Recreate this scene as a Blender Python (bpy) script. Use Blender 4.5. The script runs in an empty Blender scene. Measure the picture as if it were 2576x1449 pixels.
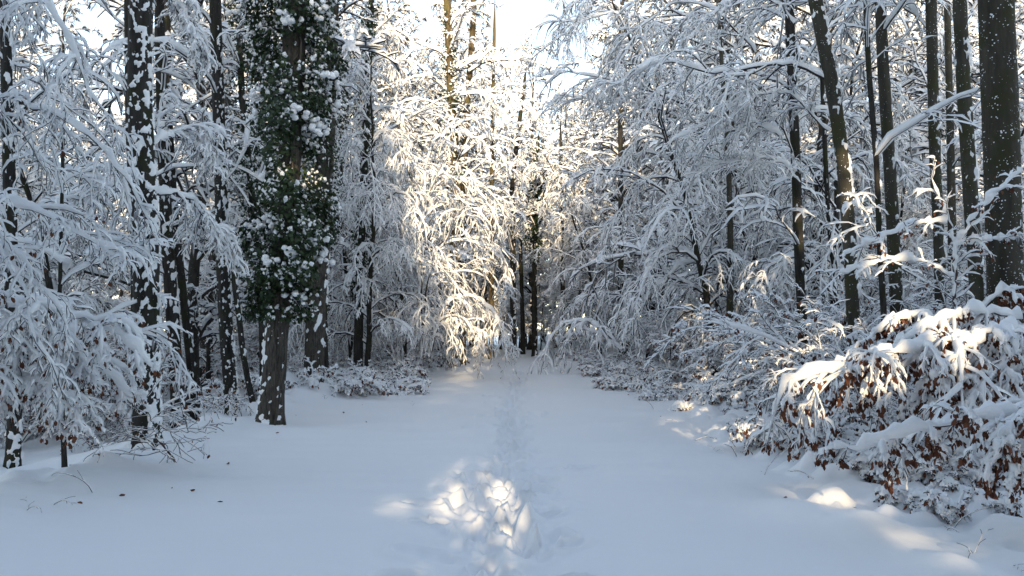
import bpy, math
import numpy as np
from mathutils import Vector, Matrix

# ------------------------------------------------------------------ camera, sky, sun
sc = bpy.context.scene
COL = sc.collection
FV = 1983.0                       # focal length in pixels of a 2576 px wide picture
PITCH = math.atan((850 - 724.5) / FV)
CAM = np.array([0.0, 0.0, 1.6])
cd = bpy.data.cameras.new('camera'); cam = bpy.data.objects.new('camera', cd); COL.objects.link(cam)
cd.sensor_width = 36.0; cd.lens = 36.0 * FV / 2576.0
cd.clip_start = 0.05; cd.clip_end = 2000
cam.location = CAM; cam.rotation_euler = (math.pi / 2 + PITCH, 0, 0)
sc.camera = cam

SUN_EL, SUN_AZ = math.radians(11.5), math.radians(178.0)   # azimuth from +Y towards +X: low, right behind the camera
SUN = np.array([math.sin(SUN_AZ) * math.cos(SUN_EL), math.cos(SUN_AZ) * math.cos(SUN_EL), math.sin(SUN_EL)])
w = bpy.data.worlds.new('World'); sc.world = w; w.use_nodes = True
nt = w.node_tree; bg = nt.nodes['Background']
sky = nt.nodes.new('ShaderNodeTexSky'); sky.sky_type = 'NISHITA'; sky.sun_disc = False
sky.sun_elevation = SUN_EL; sky.sun_rotation = SUN_AZ
sky.air_density = 1.0; sky.dust_density = 0.7; sky.ozone_density = 1.0
hs = nt.nodes.new('ShaderNodeHueSaturation'); hs.inputs['Saturation'].default_value = 0.74
nt.links.new(sky.outputs[0], hs.inputs['Color']); nt.links.new(hs.outputs[0], bg.inputs[0])
bg.inputs[1].default_value = 0.15
sl = bpy.data.lights.new('sun', 'SUN'); sl.energy = 2.0; sl.angle = math.radians(0.6); sl.color = (1.0, 0.76, 0.46)
so = bpy.data.objects.new('sun', sl); COL.objects.link(so)
so.rotation_euler = Vector(SUN).to_track_quat('Z', 'Y').to_euler()
sc.view_settings.view_transform = 'Standard'; sc.view_settings.look = 'None'
sc.view_settings.gamma = 1; sc.view_settings.use_curve_mapping = False
sc.view_settings.exposure = 1.68
cy = sc.cycles
cy.max_bounces = 10; cy.diffuse_bounces = 7; cy.glossy_bounces = 2; cy.transmission_bounces = 2
cy.use_denoising = True
cy.sample_clamp_indirect = 6

R_ = np.random.default_rng(7)
UP = np.array([0, 0, 1.0])

# ------------------------------------------------------------------ numeric helpers
def nrm(a):
    return a / np.maximum(np.linalg.norm(a, axis=-1, keepdims=True), 1e-9)

def _hash(ix, iy, iz, seed):
    h = (ix.astype(np.int64) * 374761393 + iy.astype(np.int64) * 668265263 + iz.astype(np.int64) * 2147483647 + seed * 1274126177) & 0xffffffff
    h = ((h ^ (h >> 13)) * 1274126177) & 0xffffffff
    h = (h ^ (h >> 16)) & 0xffff
    return h / 65535.0

def vn(x, y, z=None, seed=0):
    x = np.asarray(x, float); y = np.asarray(y, float)
    z = np.zeros_like(x) if z is None else np.asarray(z, float)
    ix, iy, iz = np.floor(x), np.floor(y), np.floor(z)
    fx, fy, fz = x - ix, y - iy, z - iz
    fx = fx * fx * (3 - 2 * fx); fy = fy * fy * (3 - 2 * fy); fz = fz * fz * (3 - 2 * fz)
    r = 0
    for a in (0, 1):
        for b in (0, 1):
            for c in (0, 1):
                wgt = (fx if a else 1 - fx) * (fy if b else 1 - fy) * (fz if c else 1 - fz)
                r = r + wgt * _hash(ix + a, iy + b, iz + c, seed)
    return r * 2 - 1

def fbm(x, y, z=None, o=3, seed=0):
    r = 0; a = 1; t = 0
    for k in range(o):
        s = 2 ** k
        r = r + a * vn(x * s + 17.3 * k, y * s - 9.1 * k, None if z is None else z * s, seed + k); t += a; a *= .5
    return r / t

def ray(xv, yv):
    d = np.array([(xv - 1288) / FV, 1.0, (724.5 - yv) / FV])
    c, s = math.cos(PITCH), math.sin(PITCH)
    return np.array([d[0], d[1] * c - d[2] * s, d[1] * s + d[2] * c])

def at(xv, yv, Y):
    d = ray(xv, yv)
    return CAM + d * (Y / d[1])

# ------------------------------------------------------------------ mesh helpers
class MB:
    """collects vertex / face chunks and links them as one mesh object"""
    def __init__(s): s.V = []; s.F = []; s.n = 0
    def add(s, V, F):
        V = np.asarray(V, float).reshape(-1, 3); F = np.asarray(F, np.int64)
        if len(F) == 0: return s
        s.V.append(V); s.F.append(F + s.n); s.n += len(V); return s
    def mesh(s, name, mat, smooth=True):
        me = bpy.data.meshes.new(name)
        V = np.concatenate(s.V) if s.V else np.zeros((0, 3))
        me.vertices.add(len(V)); me.vertices.foreach_set('co', V.astype(np.float32).ravel())
        loops = np.concatenate([f.ravel() for f in s.F]).astype(np.int32)
        tot = np.concatenate([np.full(len(f), f.shape[1]) for f in s.F]).astype(np.int32)
        me.loops.add(len(loops)); me.loops.foreach_set('vertex_index', loops)
        me.polygons.add(len(tot)); me.polygons.foreach_set('loop_start', (np.cumsum(tot) - tot).astype(np.int32))
        me.update(calc_edges=True)
        me.polygons.foreach_set('use_smooth', np.full(len(tot), smooth))
        me.materials.append(mat)
        return me

def link(name, me, parent=None, kind=None, loc=None):
    o = bpy.data.objects.new(name, me); COL.objects.link(o)
    if parent is not None: o.parent = parent
    if kind: o['kind'] = kind
    if loc is not None: o.location = loc
    return o

def thing(name, label, cat, loc=(0, 0, 0), group=None):
    o = bpy.data.objects.new(name, None); COL.objects.link(o)
    o.location = loc; o['label'] = label; o['category'] = cat
    o.empty_display_size = .3
    if group: o['group'] = group
    return o

def tangents(P):
    return nrm(np.gradient(P, axis=1))

def ring_faces(N, K, S, closed=True):
    i = np.arange(N)[:, None, None] * K * S; k = np.arange(K - 1)[None, :, None] * S
    j = np.arange(S if closed else S - 1)[None, None, :]; j2 = (j + 1) % S
    a = i + k + j; b = i + k + j2
    return np.stack([a, b, b + S, a + S], -1).reshape(-1, 4)

def tubes(P, R, S=3):
    N, K, _ = P.shape
    T = tangents(P)
    m = np.abs(nrm(P[:, -1] - P[:, 0])[:, 2]) > .85
    ref = np.where(m[:, None], np.array([1, 0, 0.]), UP)[:, None, :]
    A = nrm(np.cross(T, np.broadcast_to(ref, T.shape))); B = np.cross(T, A)
    th = np.arange(S) / S * 2 * np.pi
    V = P[:, :, None] + R[:, :, None, None] * (np.cos(th)[None, None, :, None] * A[:, :, None] + np.sin(th)[None, None, :, None] * B[:, :, None])
    return V, ring_faces(N, K, S)

PROF3 = np.array([(-1, -.05), (0, 1), (1, -.05)])
PROF4 = np.array([(-1, 0), (-.55, .95), (.55, .95), (1, 0)])
PROF7 = np.array([(-.95, -.15), (-1.0, .35), (-.6, .85), (0, 1), (.6, .85), (1.0, .35), (.95, -.15)])

KEEL = np.array([(-1, .02), (0, -1), (1, .02)])
def keels(P, Rw):
    """underside of thin twigs: an open V that the snow roof closes"""
    T = tangents(P); S = np.cross(T, np.broadcast_to(UP, T.shape)); S = nrm(S + 1e-4); U = np.cross(S, T)
    V = P[:, :, None] + S[:, :, None] * (Rw[:, :, None] * KEEL[:, 0])[..., None] + U[:, :, None] * (Rw[:, :, None] * KEEL[:, 1] * 1.7)[..., None]
    return V, ring_faces(len(P), P.shape[1], 3, False)

def snow_tubes(P, Rb, W, H, rng, prof=PROF3, clump=.35, steep=.35, gap=0.0, closed=True):
    """snow lying along the upper side of branches: W half width, H height (N,K)"""
    N, K, _ = P.shape
    T = tangents(P)
    horiz = np.sqrt(np.clip(1 - T[..., 2] ** 2, 0, 1))
    S = np.cross(T, np.broadcast_to(UP, T.shape)); a = rng.uniform(0, 2 * np.pi, N)
    fb = np.stack([np.cos(a), np.sin(a), 0 * a], -1)[:, None, :]
    S = nrm(S + fb * .12 * (horiz[..., None] < .3)); U = np.cross(S, T)
    f = steep + (1 - steep) * horiz
    cl = 1 + clump * rng.normal(size=(N, K)); cl = np.clip(cl, .25, 2)
    if K > 5:
        cl = (cl + np.roll(cl, 1, 1) * .5) / 1.5
        q = rng.uniform(0, 9, (N, 1)); cl = cl * (1 + .35 * np.sin(np.arange(K)[None] * 1.1 + q) * np.sin(np.arange(K)[None] * .47 + 2 * q))
    if gap > 0: cl = cl * (rng.random((N, K)) > gap)
    cl[:, -1] *= .25
    w_ = W * cl * f; h_ = H * cl * f
    prof = np.asarray(prof)
    V = P[:, :, None] + S[:, :, None] * (w_[:, :, None] * prof[:, 0])[..., None] + U[:, :, None] * (h_[:, :, None] * prof[:, 1] + (Rb * .3)[:, :, None])[..., None]
    return V, ring_faces(N, K, len(prof), closed)

def samp(P, t):
    """P (N,K,3), t (N,n) in 0..1 -> points and tangents (N,n,3)"""
    N, K, _ = P.shape
    x = np.clip(t, 0, .9999) * (K - 1); i = x.astype(int); f = (x - i)[..., None]
    ar = np.arange(N)[:, None]
    a, b = P[ar, i], P[ar, i + 1]
    return a * (1 - f) + b * f, nrm(b - a)

def plen(P): return np.linalg.norm(np.diff(P, axis=1), axis=-1).sum(1)

def grow(P, R, n, t0, t1, L, ang, K, rng, droop=.5, flat=.4, wob=.12, rf=.55, mode='side', lift=0.0, lt=.6, rmin=.0015, Lv=.35):
    """children on every parent polyline. L: fraction of the parent's length (side) or metres (radial)"""
    N = len(P)
    t = t0 + (t1 - t0) * (np.arange(n)[None] + rng.random((N, n))) / n
    p, T = samp(P, t)
    Kp = P.shape[1]
    xi = np.clip(t, 0, .999) * (Kp - 1); i = xi.astype(int); f = xi - i
    ar = np.arange(N)[:, None]
    r0 = R[ar, i] * (1 - f) + R[ar, i + 1] * f
    if mode == 'radial':
        a = rng.uniform(0, 2 * np.pi, (N, n))
        a = (np.arange(n)[None] * 2.4 + rng.normal(0, .5, (N, n)) + rng.uniform(0, 6.28, (N, 1)))
        lat = np.stack([np.cos(a), np.sin(a), 0 * a], -1)
        lat = nrm(lat - T * (lat * T).sum(-1, keepdims=True))
        length = L * (1 - lt * np.clip((t - t0) / (t1 - t0), 0, 1)) * (1 + Lv * rng.normal(size=(N, n)))
    else:
        S = np.cross(T, np.broadcast_to(UP, T.shape)); S = nrm(S + rng.normal(0, .02, S.shape))
        U = np.cross(S, T)
        sg = np.where((np.arange(n)[None] + rng.integers(0, 2, (N, 1))) % 2 == 0, 1, -1)
        b = rng.normal(0, flat, (N, n))
        lat = S * (sg * np.cos(b))[..., None] + U * np.sin(b)[..., None]
        length = L * plen(P)[:, None] * (1 - lt * t) * (1 + Lv * rng.normal(size=(N, n)))
    length = np.clip(length, .04, None)
    an = ang + rng.normal(0, .15, (N, n))
    d = T * np.cos(an)[..., None] + lat * np.sin(an)[..., None]
    d[..., 2] += lift
    d = nrm(d).reshape(-1, 3); p = p.reshape(-1, 3); length = length.ravel()
    r0 = np.maximum(r0.ravel() * rf, rmin)
    M = len(p); out = np.empty((M, K, 3)); out[:, 0] = p
    ds = (length / (K - 1))[:, None]
    dr = np.broadcast_to(droop, (M,)) * (1 + .3 * rng.normal(size=M))
    for k in range(1, K):
        out[:, k] = out[:, k - 1] + d * ds
        d = d + rng.normal(0, wob, (M, 3)); d[:, 2] -= dr * (.5 + k / K) / (K - 1) * 1.6
        d = nrm(d)
    tt = np.linspace(0, 1, K)
    RR = np.maximum(r0[:, None] * (1 - .75 * tt), rmin)
    return out, RR

# blobs: squashed irregular little lumps of snow
def _ico():
    g = (1 + 5 ** .5) / 2
    v = nrm(np.array([(-1, g, 0), (1, g, 0), (-1, -g, 0), (1, -g, 0), (0, -1, g), (0, 1, g), (0, -1, -g), (0, 1, -g), (g, 0, -1), (g, 0, 1), (-g, 0, -1), (-g, 0, 1)], float))
    f = [(0, 11, 5), (0, 5, 1), (0, 1, 7), (0, 7, 10), (0, 10, 11), (1, 5, 9), (5, 11, 4), (11, 10, 2), (10, 7, 6), (7, 1, 8), (3, 9, 4), (3, 4, 2), (3, 2, 6), (3, 6, 8), (3, 8, 9), (4, 9, 5), (2, 4, 11), (6, 2, 10), (8, 6, 7), (9, 8, 1)]
    return v, np.array(f)
ICO_V, ICO_F = _ico()
def subdiv(v, f):
    v = list(map(tuple, v)); c = {}; F = []
    def m(a, b):
        k = (min(a, b), max(a, b))
        if k not in c:
            p = nrm((np.array(v[a]) + np.array(v[b])) / 2); c[k] = len(v); v.append(tuple(p))
        return c[k]
    for a, b, d in f:
        ab, bd, da = m(a, b), m(b, d), m(d, a); F += [(a, ab, da), (b, bd, ab), (d, da, bd), (ab, bd, da)]
    return np.array(v), np.array(F)
ICO2_V, ICO2_F = subdiv(ICO_V, ICO_F)

def blobs(C, S, rng, fine=False, rough=.22):
    """C (N,3) centres, S (N,3) radii"""
    V0, F0 = (ICO2_V, ICO2_F) if fine else (ICO_V, ICO_F)
    N = len(C); n = len(V0)
    j = 1 + rough * rng.normal(size=(N, n, 1))
    a = rng.uniform(0, 6.28, N); c, s = np.cos(a), np.sin(a)
    B = V0[None] * S[:, None] * np.clip(j, .5, 1.6)
    X = B[..., 0] * c[:, None] - B[..., 1] * s[:, None]; Y = B[..., 0] * s[:, None] + B[..., 1] * c[:, None]
    V = np.stack([X, Y, B[..., 2]], -1) + C[:, None]
    F = (F0[None] + (np.arange(N) * n)[:, None, None]).reshape(-1, 3)
    return V, F

def leaves(C, rng, size=.05, hang=.7, lobed=False, N_=None):
    """folded leaf: two halves along a midrib"""
    n = len(C)
    a = rng.uniform(0, 6.28, n)
    out = np.stack([np.cos(a), np.sin(a), 0 * a], -1)
    if N_ is not None: out = nrm(N_ + rng.normal(0, .45, (n, 3)))
    ax = nrm(out * (1 - hang) + np.array([0, 0, -1.0]) * hang + rng.normal(0, .25, (n, 3)))
    sd = nrm(np.cross(ax, rng.normal(size=(n, 3)) if N_ is None else out)); nn = np.cross(sd, ax)
    s = (size * rng.uniform(.6, 1.25, n))[:, None]
    if lobed:
        pts = [(0, 0, 0), (-.5, .15, .1), (-.38, .55, .0), (0, 1, .0), (.38, .55, .0), (.5, .15, .1)]
        fc = [(0, 1, 2, 3), (0, 3, 4, 5)]
    else:
        pts = [(0, 0, 0), (-.3, .35, .15), (-.22, .75, .18), (0, 1, .05), (.22, .75, .18), (.3, .35, .15)]
        fc = [(0, 1, 2, 3), (0, 3, 4, 5)]
    V = np.stack([C + s * (sd * q[0] + ax * q[1] + nn * q[2]) for q in pts], 1)
    F = (np.array(fc)[None] + (np.arange(n) * 6)[:, None, None]).reshape(-1, 4)
    return V, F

# ------------------------------------------------------------------ materials
def mat(name):
    m = bpy.data.materials.new(name); m.use_nodes = True
    return m, m.node_tree.nodes, m.node_tree.links, m.node_tree.nodes['Principled BSDF']
def ramp(n, stops):
    r = n.new('ShaderNodeValToRGB'); e = r.color_ramp.elements
    while len(e) < len(stops): e.new(.5)
    for k, (p, c) in enumerate(stops): e[k].position = p; e[k].color = (*c, 1)
    return r
def noise(n, scale, detail=3, rough=.55):
    t = n.new('ShaderNodeTexNoise'); t.inputs['Scale'].default_value = scale; t.inputs['Detail'].default_value = detail
    t.inputs['Roughness'].default_value = rough; return t

def snow_mat(name, bump=.25, scale=60., ground=False):
    m, n, l, b = mat(name)
    b.inputs['Roughness'].default_value = .65
    b.inputs['Specular IOR Level'].default_value = .25
    b.inputs['Base Color'].default_value = (.93, .94, .95, 1)
    geo = n.new('ShaderNodeNewGeometry')
    t = noise(n, scale, 4); l.new(geo.outputs['Position'], t.inputs['Vector'])
    bp = n.new('ShaderNodeBump'); bp.inputs['Strength'].default_value = bump; bp.inputs['Distance'].default_value = .02 if not ground else .006
    l.new(t.outputs[0], bp.inputs['Height'])
    if ground:
        t2 = noise(n, 420., 2); l.new(geo.outputs['Position'], t2.inputs['Vector'])
        b2 = n.new('ShaderNodeBump'); b2.inputs['Strength'].default_value = .35; b2.inputs['Distance'].default_value = .002
        l.new(t2.outputs[0], b2.inputs['Height']); l.new(bp.outputs[0], b2.inputs['Normal']); l.new(b2.outputs[0], b.inputs['Normal'])
    else:
        l.new(bp.outputs[0], b.inputs['Normal'])
    return m
M_SNOW = snow_mat('snow', .3, 45.)
M_GROUND = snow_mat('snow_ground', .5, 22., True)

def bark_mat(name, c0, c1, moss=None, speck=0.0, vs=14., mossf=.5):
    m, n, l, b = mat(name)
    tc = n.new('ShaderNodeNewGeometry'); mp = n.new('ShaderNodeMapping'); mp.inputs['Scale'].default_value = (vs, vs, vs * .18)
    l.new(tc.outputs['Position'], mp.inputs['Vector'])
    t = noise(n, 1.0, 6, .65); l.new(mp.outputs[0], t.inputs['Vector'])
    r = ramp(n, [(.3, c0), (.72, c1)]); l.new(t.outputs[0], r.inputs[0])
    col = r.outputs[0]
    if moss:
        t2 = noise(n, 2.2, 4); l.new(tc.outputs['Position'], t2.inputs['Vector'])
        r2 = ramp(n, [(mossf, (0, 0, 0)), (mossf + .14, (1, 1, 1))]); l.new(t2.outputs[0], r2.inputs[0])
        mx = n.new('ShaderNodeMixRGB'); mx.inputs[2].default_value = (*moss, 1); l.new(r2.outputs[0], mx.inputs[0]); l.new(col, mx.inputs[1]); col = mx.outputs[0]
    if speck > 0:      # flecks of blown snow stuck in the bark
        v = n.new('ShaderNodeTexVoronoi'); v.inputs['Scale'].default_value = 26; l.new(tc.outputs['Position'], v.inputs['Vector'])
        t3 = noise(n, 5., 5); l.new(tc.outputs['Position'], t3.inputs['Vector'])
        # threshold on cell distance varies with the noise, so flecks vary in size and cluster
        ma = n.new('ShaderNodeMath'); ma.operation = 'MULTIPLY_ADD'; ma.inputs[1].default_value = speck; ma.inputs[2].default_value = -speck * .36
        l.new(t3.outputs[0], ma.inputs[0])
        lt = n.new('ShaderNodeMath'); lt.operation = 'LESS_THAN'; l.new(v.outputs['Distance'], lt.inputs[0]); l.new(ma.outputs[0], lt.inputs[1])
        mx = n.new('ShaderNodeMixRGB'); mx.inputs[2].default_value = (.78, .8, .83, 1); l.new(lt.outputs[0], mx.inputs[0]); l.new(col, mx.inputs[1]); col = mx.outputs[0]
    l.new(col, b.inputs['Base Color']); b.inputs['Roughness'].default_value = .85; b.inputs['Specular IOR Level'].default_value = .2
    bp = n.new('ShaderNodeBump'); bp.inputs['Strength'].default_value = .8; bp.inputs['Distance'].default_value = .03
    l.new(t.outputs[0], bp.inputs['Height']); l.new(bp.outputs[0], b.inputs['Normal'])
    return m
M_BARK = bark_mat('bark_dark', (.012, .011, .010), (.055, .050, .045), (.03, .032, .016), .35)
M_BARKOAK = bark_mat('bark_furrowed', (.018, .016, .013), (.12, .105, .088), (.06, .062, .04), .3, 30., .6)
M_BARKBEECH = bark_mat('bark_beech', (.028, .027, .022), (.085, .08, .062), (.05, .05, .025), .62, 5.)
M_BARKBIG = bark_mat('bark_beech_flecked', (.022, .02, .016), (.075, .068, .052), (.04, .04, .02), 1.0, 6.)
M_BARKWARM = bark_mat('bark_warm', (.04, .03, .018), (.15, .115, .06), (.10, .09, .035), .3, 14., .55)  # lighter, yellower bark for the three trunks left of the track end
M_BARKFAR = bark_mat('bark_far', (.02, .018, .016), (.07, .062, .052), None, .6)
m, n, l, b = mat('twig_bark'); b.inputs['Base Color'].default_value = (.028, .023, .021, 1); b.inputs['Roughness'].default_value = .8; M_TWIG = m
m, n, l, b = mat('twig_bark_red'); b.inputs['Base Color'].default_value = (.05, .032, .027, 1); b.inputs['Roughness'].default_value = .8; M_TWIGR = m

def leaf_mat(name, c0, c1, rough=.5, sc_=9., spec=.3):
    m, n, l, b = mat(name)
    g = n.new('ShaderNodeNewGeometry')
    r = ramp(n, [(0, c0), (1, c1)]); l.new(g.outputs['Random Per Island'], r.inputs[0]); l.new(r.outputs[0], b.inputs['Base Color'])
    b.inputs['Roughness'].default_value = rough; b.inputs['Specular IOR Level'].default_value = spec
    return m
M_IVY = leaf_mat('ivy_leaf', (.008, .02, .007), (.036, .062, .02), .45)
M_BROWN = leaf_mat('beech_leaf_brown', (.07, .028, .018), (.20, .085, .048), .7, spec=.1)
M_NEEDLE = leaf_mat('needles', (.015, .03, .015), (.03, .05, .02), .7)

# ------------------------------------------------------------------ ground
PCY = [0, 5, 10, 21, 45, 60, 75, 95]; PCX = [-.7, -.7, -.65, -.4, .55, 1.0, .4, -3.]
PWY = [0, 12, 21, 33, 45, 60, 80]; PWL = [4.0, 4.1, 4.5, 4.8, 4.4, 3.0, 1.5]; PWR = [4.0, 4.1, 4.6, 4.5, 3.8, 2.2, 1.5]
rg = np.random.default_rng(11)
PITS = []
yy = 4.3; s_ = 1
while yy < 34:
    cx = np.interp(yy, [4, 7.5, 11, 16, 24, 34], [-.12, -.08, .0, -.05, .2, .35])
    PITS.append((cx + s_ * .13 + rg.normal(0, .05), yy + rg.normal(0, .04), .19 * rg.uniform(.8, 1.2), .085 * rg.uniform(.8, 1.2), rg.uniform(.08, .15), rg.normal(0, .25)))
    yy += .31; s_ = -s_
for k in range(26):
    yy = rg.uniform(6.3, 10.2)
    PITS.append((rg.normal(-.15, .32), yy, .18 * rg.uniform(.7, 1.3), .10 * rg.uniform(.7, 1.2), rg.uniform(.06, .13), rg.normal(0, .6)))

MND = []
for k in range(150):
    rt = k % 2 != 0; yy = rg.uniform(6.5, 16) if k % 2 else rg.uniform(14, 32)
    o_ = rg.uniform(-.35, 1.5) ** 1 if rt else rg.uniform(-.1, 1.5)
    xx = np.interp(yy, PCY, PCX) + (1 if rt else -1) * (np.interp(yy, PWY, PWR if rt else PWL) + o_)
    r_ = rg.uniform(.08, .21) * (1 if yy < 16 else 1.5); MND.append((xx, yy, r_, r_ * rg.uniform(.45, .9)))
for k in range(70):
    yy = 4.6 + 26 * rg.random() ** 1.3
    PITS.append((np.interp(yy, [4, 16, 24, 34], [-.1, -.05, .2, .35]) + rg.normal(0, .36), yy, .17 * rg.uniform(.7, 1.4), .11 * rg.uniform(.7, 1.4), rg.uniform(.03, .07), rg.normal(0, .6)))
CHK = [(rg.normal(-.1, .42), rg.uniform(6., 10.4), rg.normal(0, .022), rg.normal(0, .13), abs(rg.normal(0, .14)) + .02) for _ in range(90)]
def ground(x, y, fine=True):
    x = np.asarray(x, float); y = np.asarray(y, float)
    pc = np.interp(y, PCY, PCX); pw = np.where(x < pc, np.interp(y, PWY, PWL), np.interp(y, PWY, PWR))
    e = x - pc
    ed = fbm(x * .0 + 3.3, y * .35, o=2, seed=5) * .35
    dl = -e - pw + ed; dr = e - pw + ed * .8      # distance outside the left / right edge
    sm = lambda t: np.clip(t, 0, 1) ** 2 * (3 - 2 * np.clip(t, 0, 1))
    z = .05 * fbm(x * .45, y * .3, o=2, seed=1)
    z = z + .030 * fbm(x * .55 + 2, y * 1.6, o=2, seed=2) + .010 * fbm(x * 1.6, y * 3.6, o=2, seed=14)             # faint cross-wise waves
    z = z - .60 * sm(dl / 2.6) * sm((34 - y) / 12) + .55 * sm(dr / 4.5)
    z = z + .10 * np.exp(-((dl + .1) / .5) ** 2)
    z = z + .42 * np.exp(-(((x + 5.0) / .95) ** 2 + ((y - 19.2) / 1.5) ** 2))
    lump = np.clip(fbm(x * 1.7, y * 1.7, o=3, seed=8), -.2, 1) + .25
    inside = sm((dl + .35) / .7) + sm((dr + .5) / .9)
    z = z + .26 * lump * np.clip(inside, 0, 1)
    z = z + np.where(np.abs(e) > pw, .3 * fbm(x * .12, y * .12, o=2, seed=4), 0) * np.clip((np.abs(e) - pw) / 3, 0, 1)
    z = z + np.clip(y - 9, 0, 46) * .0145 + np.clip(y - 62, 0, 400) * .008
    if fine:
        for (px, py, r_, h_) in MND:
            m_ = (np.abs(x - px) < r_ * 1.3) & (np.abs(y - py) < r_ * 1.3)
            if m_.any():
                xx, yy_ = x[m_], y[m_]; d2 = ((xx - px) ** 2 + (yy_ - py) ** 2) / r_ ** 2 * (1 + .6 * vn(xx * 7, yy_ * 7, seed=12))
                z[m_] += h_ * np.clip(1 - d2, 0, 1) ** .75
        z = z + .012 * np.clip(inside + .25, 0, 1) * fbm(x * 7, y * 7, o=2, seed=9)
        # lumps and hollows low on the right bank
        z = z + .16 * np.exp(-(((x - 2.95) / .28) ** 2 + ((y - 6.6) / .5) ** 2)) + .13 * np.exp(-(((x - 3.0) / .22) ** 2 + ((y - 5.5) / .3) ** 2))
        z = z + .10 * np.exp(-(((x - 2.55) / .3) ** 2 + ((y - 7.3) / .45) ** 2))
        tx = np.interp(y, [4, 7.5, 11, 16, 24, 34], [-.12, -.1, .0, -.05, .2, .35])
        tr = np.exp(-((x - tx) / .52) ** 2) * sm((36 - y) / 10)
        z = z - .07 * tr + .075 * tr * fbm(x * 4.4, y * 3.4, o=3, seed=21)
        ch = np.exp(-(((x + .12) / .62) ** 2 + ((y - 8.1) / 2.0) ** 2) ** 2)
        m_ = ch > .02
        if m_.any():
            xx, yy_ = x[m_] + .03 * vn(x[m_] * 9, y[m_] * 9, seed=40), y[m_] + .04 * vn(x[m_] * 8, y[m_] * 8, seed=41)
            b1 = np.full(xx.shape, 9.); hh = np.zeros(xx.shape)
            for (cx_, cy_, h_, ta, tb) in CHK:
                d_ = (xx - cx_) ** 2 * 1.2 + ((yy_ - cy_) * .75) ** 2; k_ = d_ < b1
                hh = np.where(k_, h_ + ta * (xx - cx_) + tb * (yy_ - cy_), hh); b1 = np.minimum(b1, d_)
            z[m_] += ch[m_] * (hh + .018 * fbm(x[m_] * 11, y[m_] * 10, o=2, seed=34) + .03 * fbm(x[m_] * 3, y[m_] * 2.4, o=2, seed=31) - .05)
        # shallow second track right of the middle
        z = z - .02 * np.exp(-((x - tx - .95) / .25) ** 2) * sm((30 - y) / 10)
        for (px, py, a, b_, dp, rot) in PITS:
            m_ = (np.abs(x - px) < .6) & (np.abs(y - py) < .7)
            if not m_.any(): continue
            X = x[m_] - px; Y = y[m_] - py; c, s = math.cos(rot), math.sin(rot)
            u = (X * c + Y * s) / b_; v = (-X * s + Y * c) / a
            d2 = u * u + v * v + .5 * vn(x[m_] * 9, y[m_] * 9, seed=3)
            z[m_] += -dp * np.exp(-np.clip(d2, 0, 99) ** 2 * .7) + .035 * np.exp(-((np.sqrt(np.clip(d2, 0, 99)) - 1.45) / .35) ** 2)
    return z
def gz(x, y): return float(ground(np.array([float(x)]), np.array([float(y)]), False)[0])

def axis_steps(a, b, f):
    o = [a]
    while o[-1] < b: o.append(o[-1] + f(o[-1]))
    return np.array(o)
ys = np.concatenate([[-320, -200, -120, -70, -40, -25, -15, -9, -5, -2, 0, 1.5, 2.6], axis_steps(3.4, 11., lambda y: .037), axis_steps(11.03, 110, lambda y: .012 * y * (1 + max(0, y - 40) / 30)), [125, 160, 220, 300, 420]])
xs_r = np.concatenate([axis_steps(.75, 5.5, lambda x: .06), axis_steps(5.6, 60, lambda x: .045 * x), [80, 120, 200, 320]])
xs_l = -np.concatenate([axis_steps(1.15, 6, lambda x: .075), axis_steps(6.1, 60, lambda x: .05 * x), [80, 120, 200, 320]])[::-1]
xs = np.concatenate([xs_l, np.arange(-1.12, .74, .027), xs_r])
X, Y = np.meshgrid(xs, ys); Z = ground(X, Y)
mb = MB(); nx, ny = len(xs), len(ys)
ii = (np.arange(ny - 1)[:, None] * nx + np.arange(nx - 1)[None]).ravel()
mb.add(np.stack([X, Y, Z], -1), np.stack([ii, ii + 1, ii + nx + 1, ii + nx], -1))
g = link('snow_ground', mb.mesh('snow_ground', M_GROUND), kind='structure')
g['label'] = 'snow-covered forest track and floor with one line of footprints'

# ------------------------------------------------------------------ tree builders
def crown_parts(levels, rng, sw, sh, sides=(6, 4, 3), prof_from=1, clump=.35, steep=.4, gap=0.0, wpow=.6, keel=.33):
    """levels: list of (P,R). returns (wood MB, snow MB)"""
    wd, sn = MB(), MB()
    for k, (P, R) in enumerate(levels):
        S = sides[min(k, len(sides) - 1)]
        last = k > 0 and k >= len(levels) - 2
        wd.add(*(keels(P, np.maximum(R * 1.25, keel * sw[min(k, len(sw) - 1)])) if last else tubes(P, R, S)))
        W = sw[min(k, len(sw) - 1)] + R * wpow; H = sh[min(k, len(sh) - 1)] + R * .6
        pr = PROF7 if k < prof_from else (PROF4 if k == prof_from else PROF3)
        sn.add(*snow_tubes(P, R, W, H, rng, pr, clump, steep, gap, not (last and pr is PROF3)))
    return wd, sn

def line(pts, K):
    pts = np.array(pts, float); d = np.r_[0, np.cumsum(np.linalg.norm(np.diff(pts, axis=0), axis=1))]
    t = np.linspace(0, d[-1], K)
    # smooth by sampling piecewise-linear then box filtering
    P = np.stack([np.interp(t, d, pts[:, i]) for i in range(3)], -1)
    for _ in range(2):
        P[1:-1] = (P[:-2] + 2 * P[1:-1] + P[2:]) / 4
    return P

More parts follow.
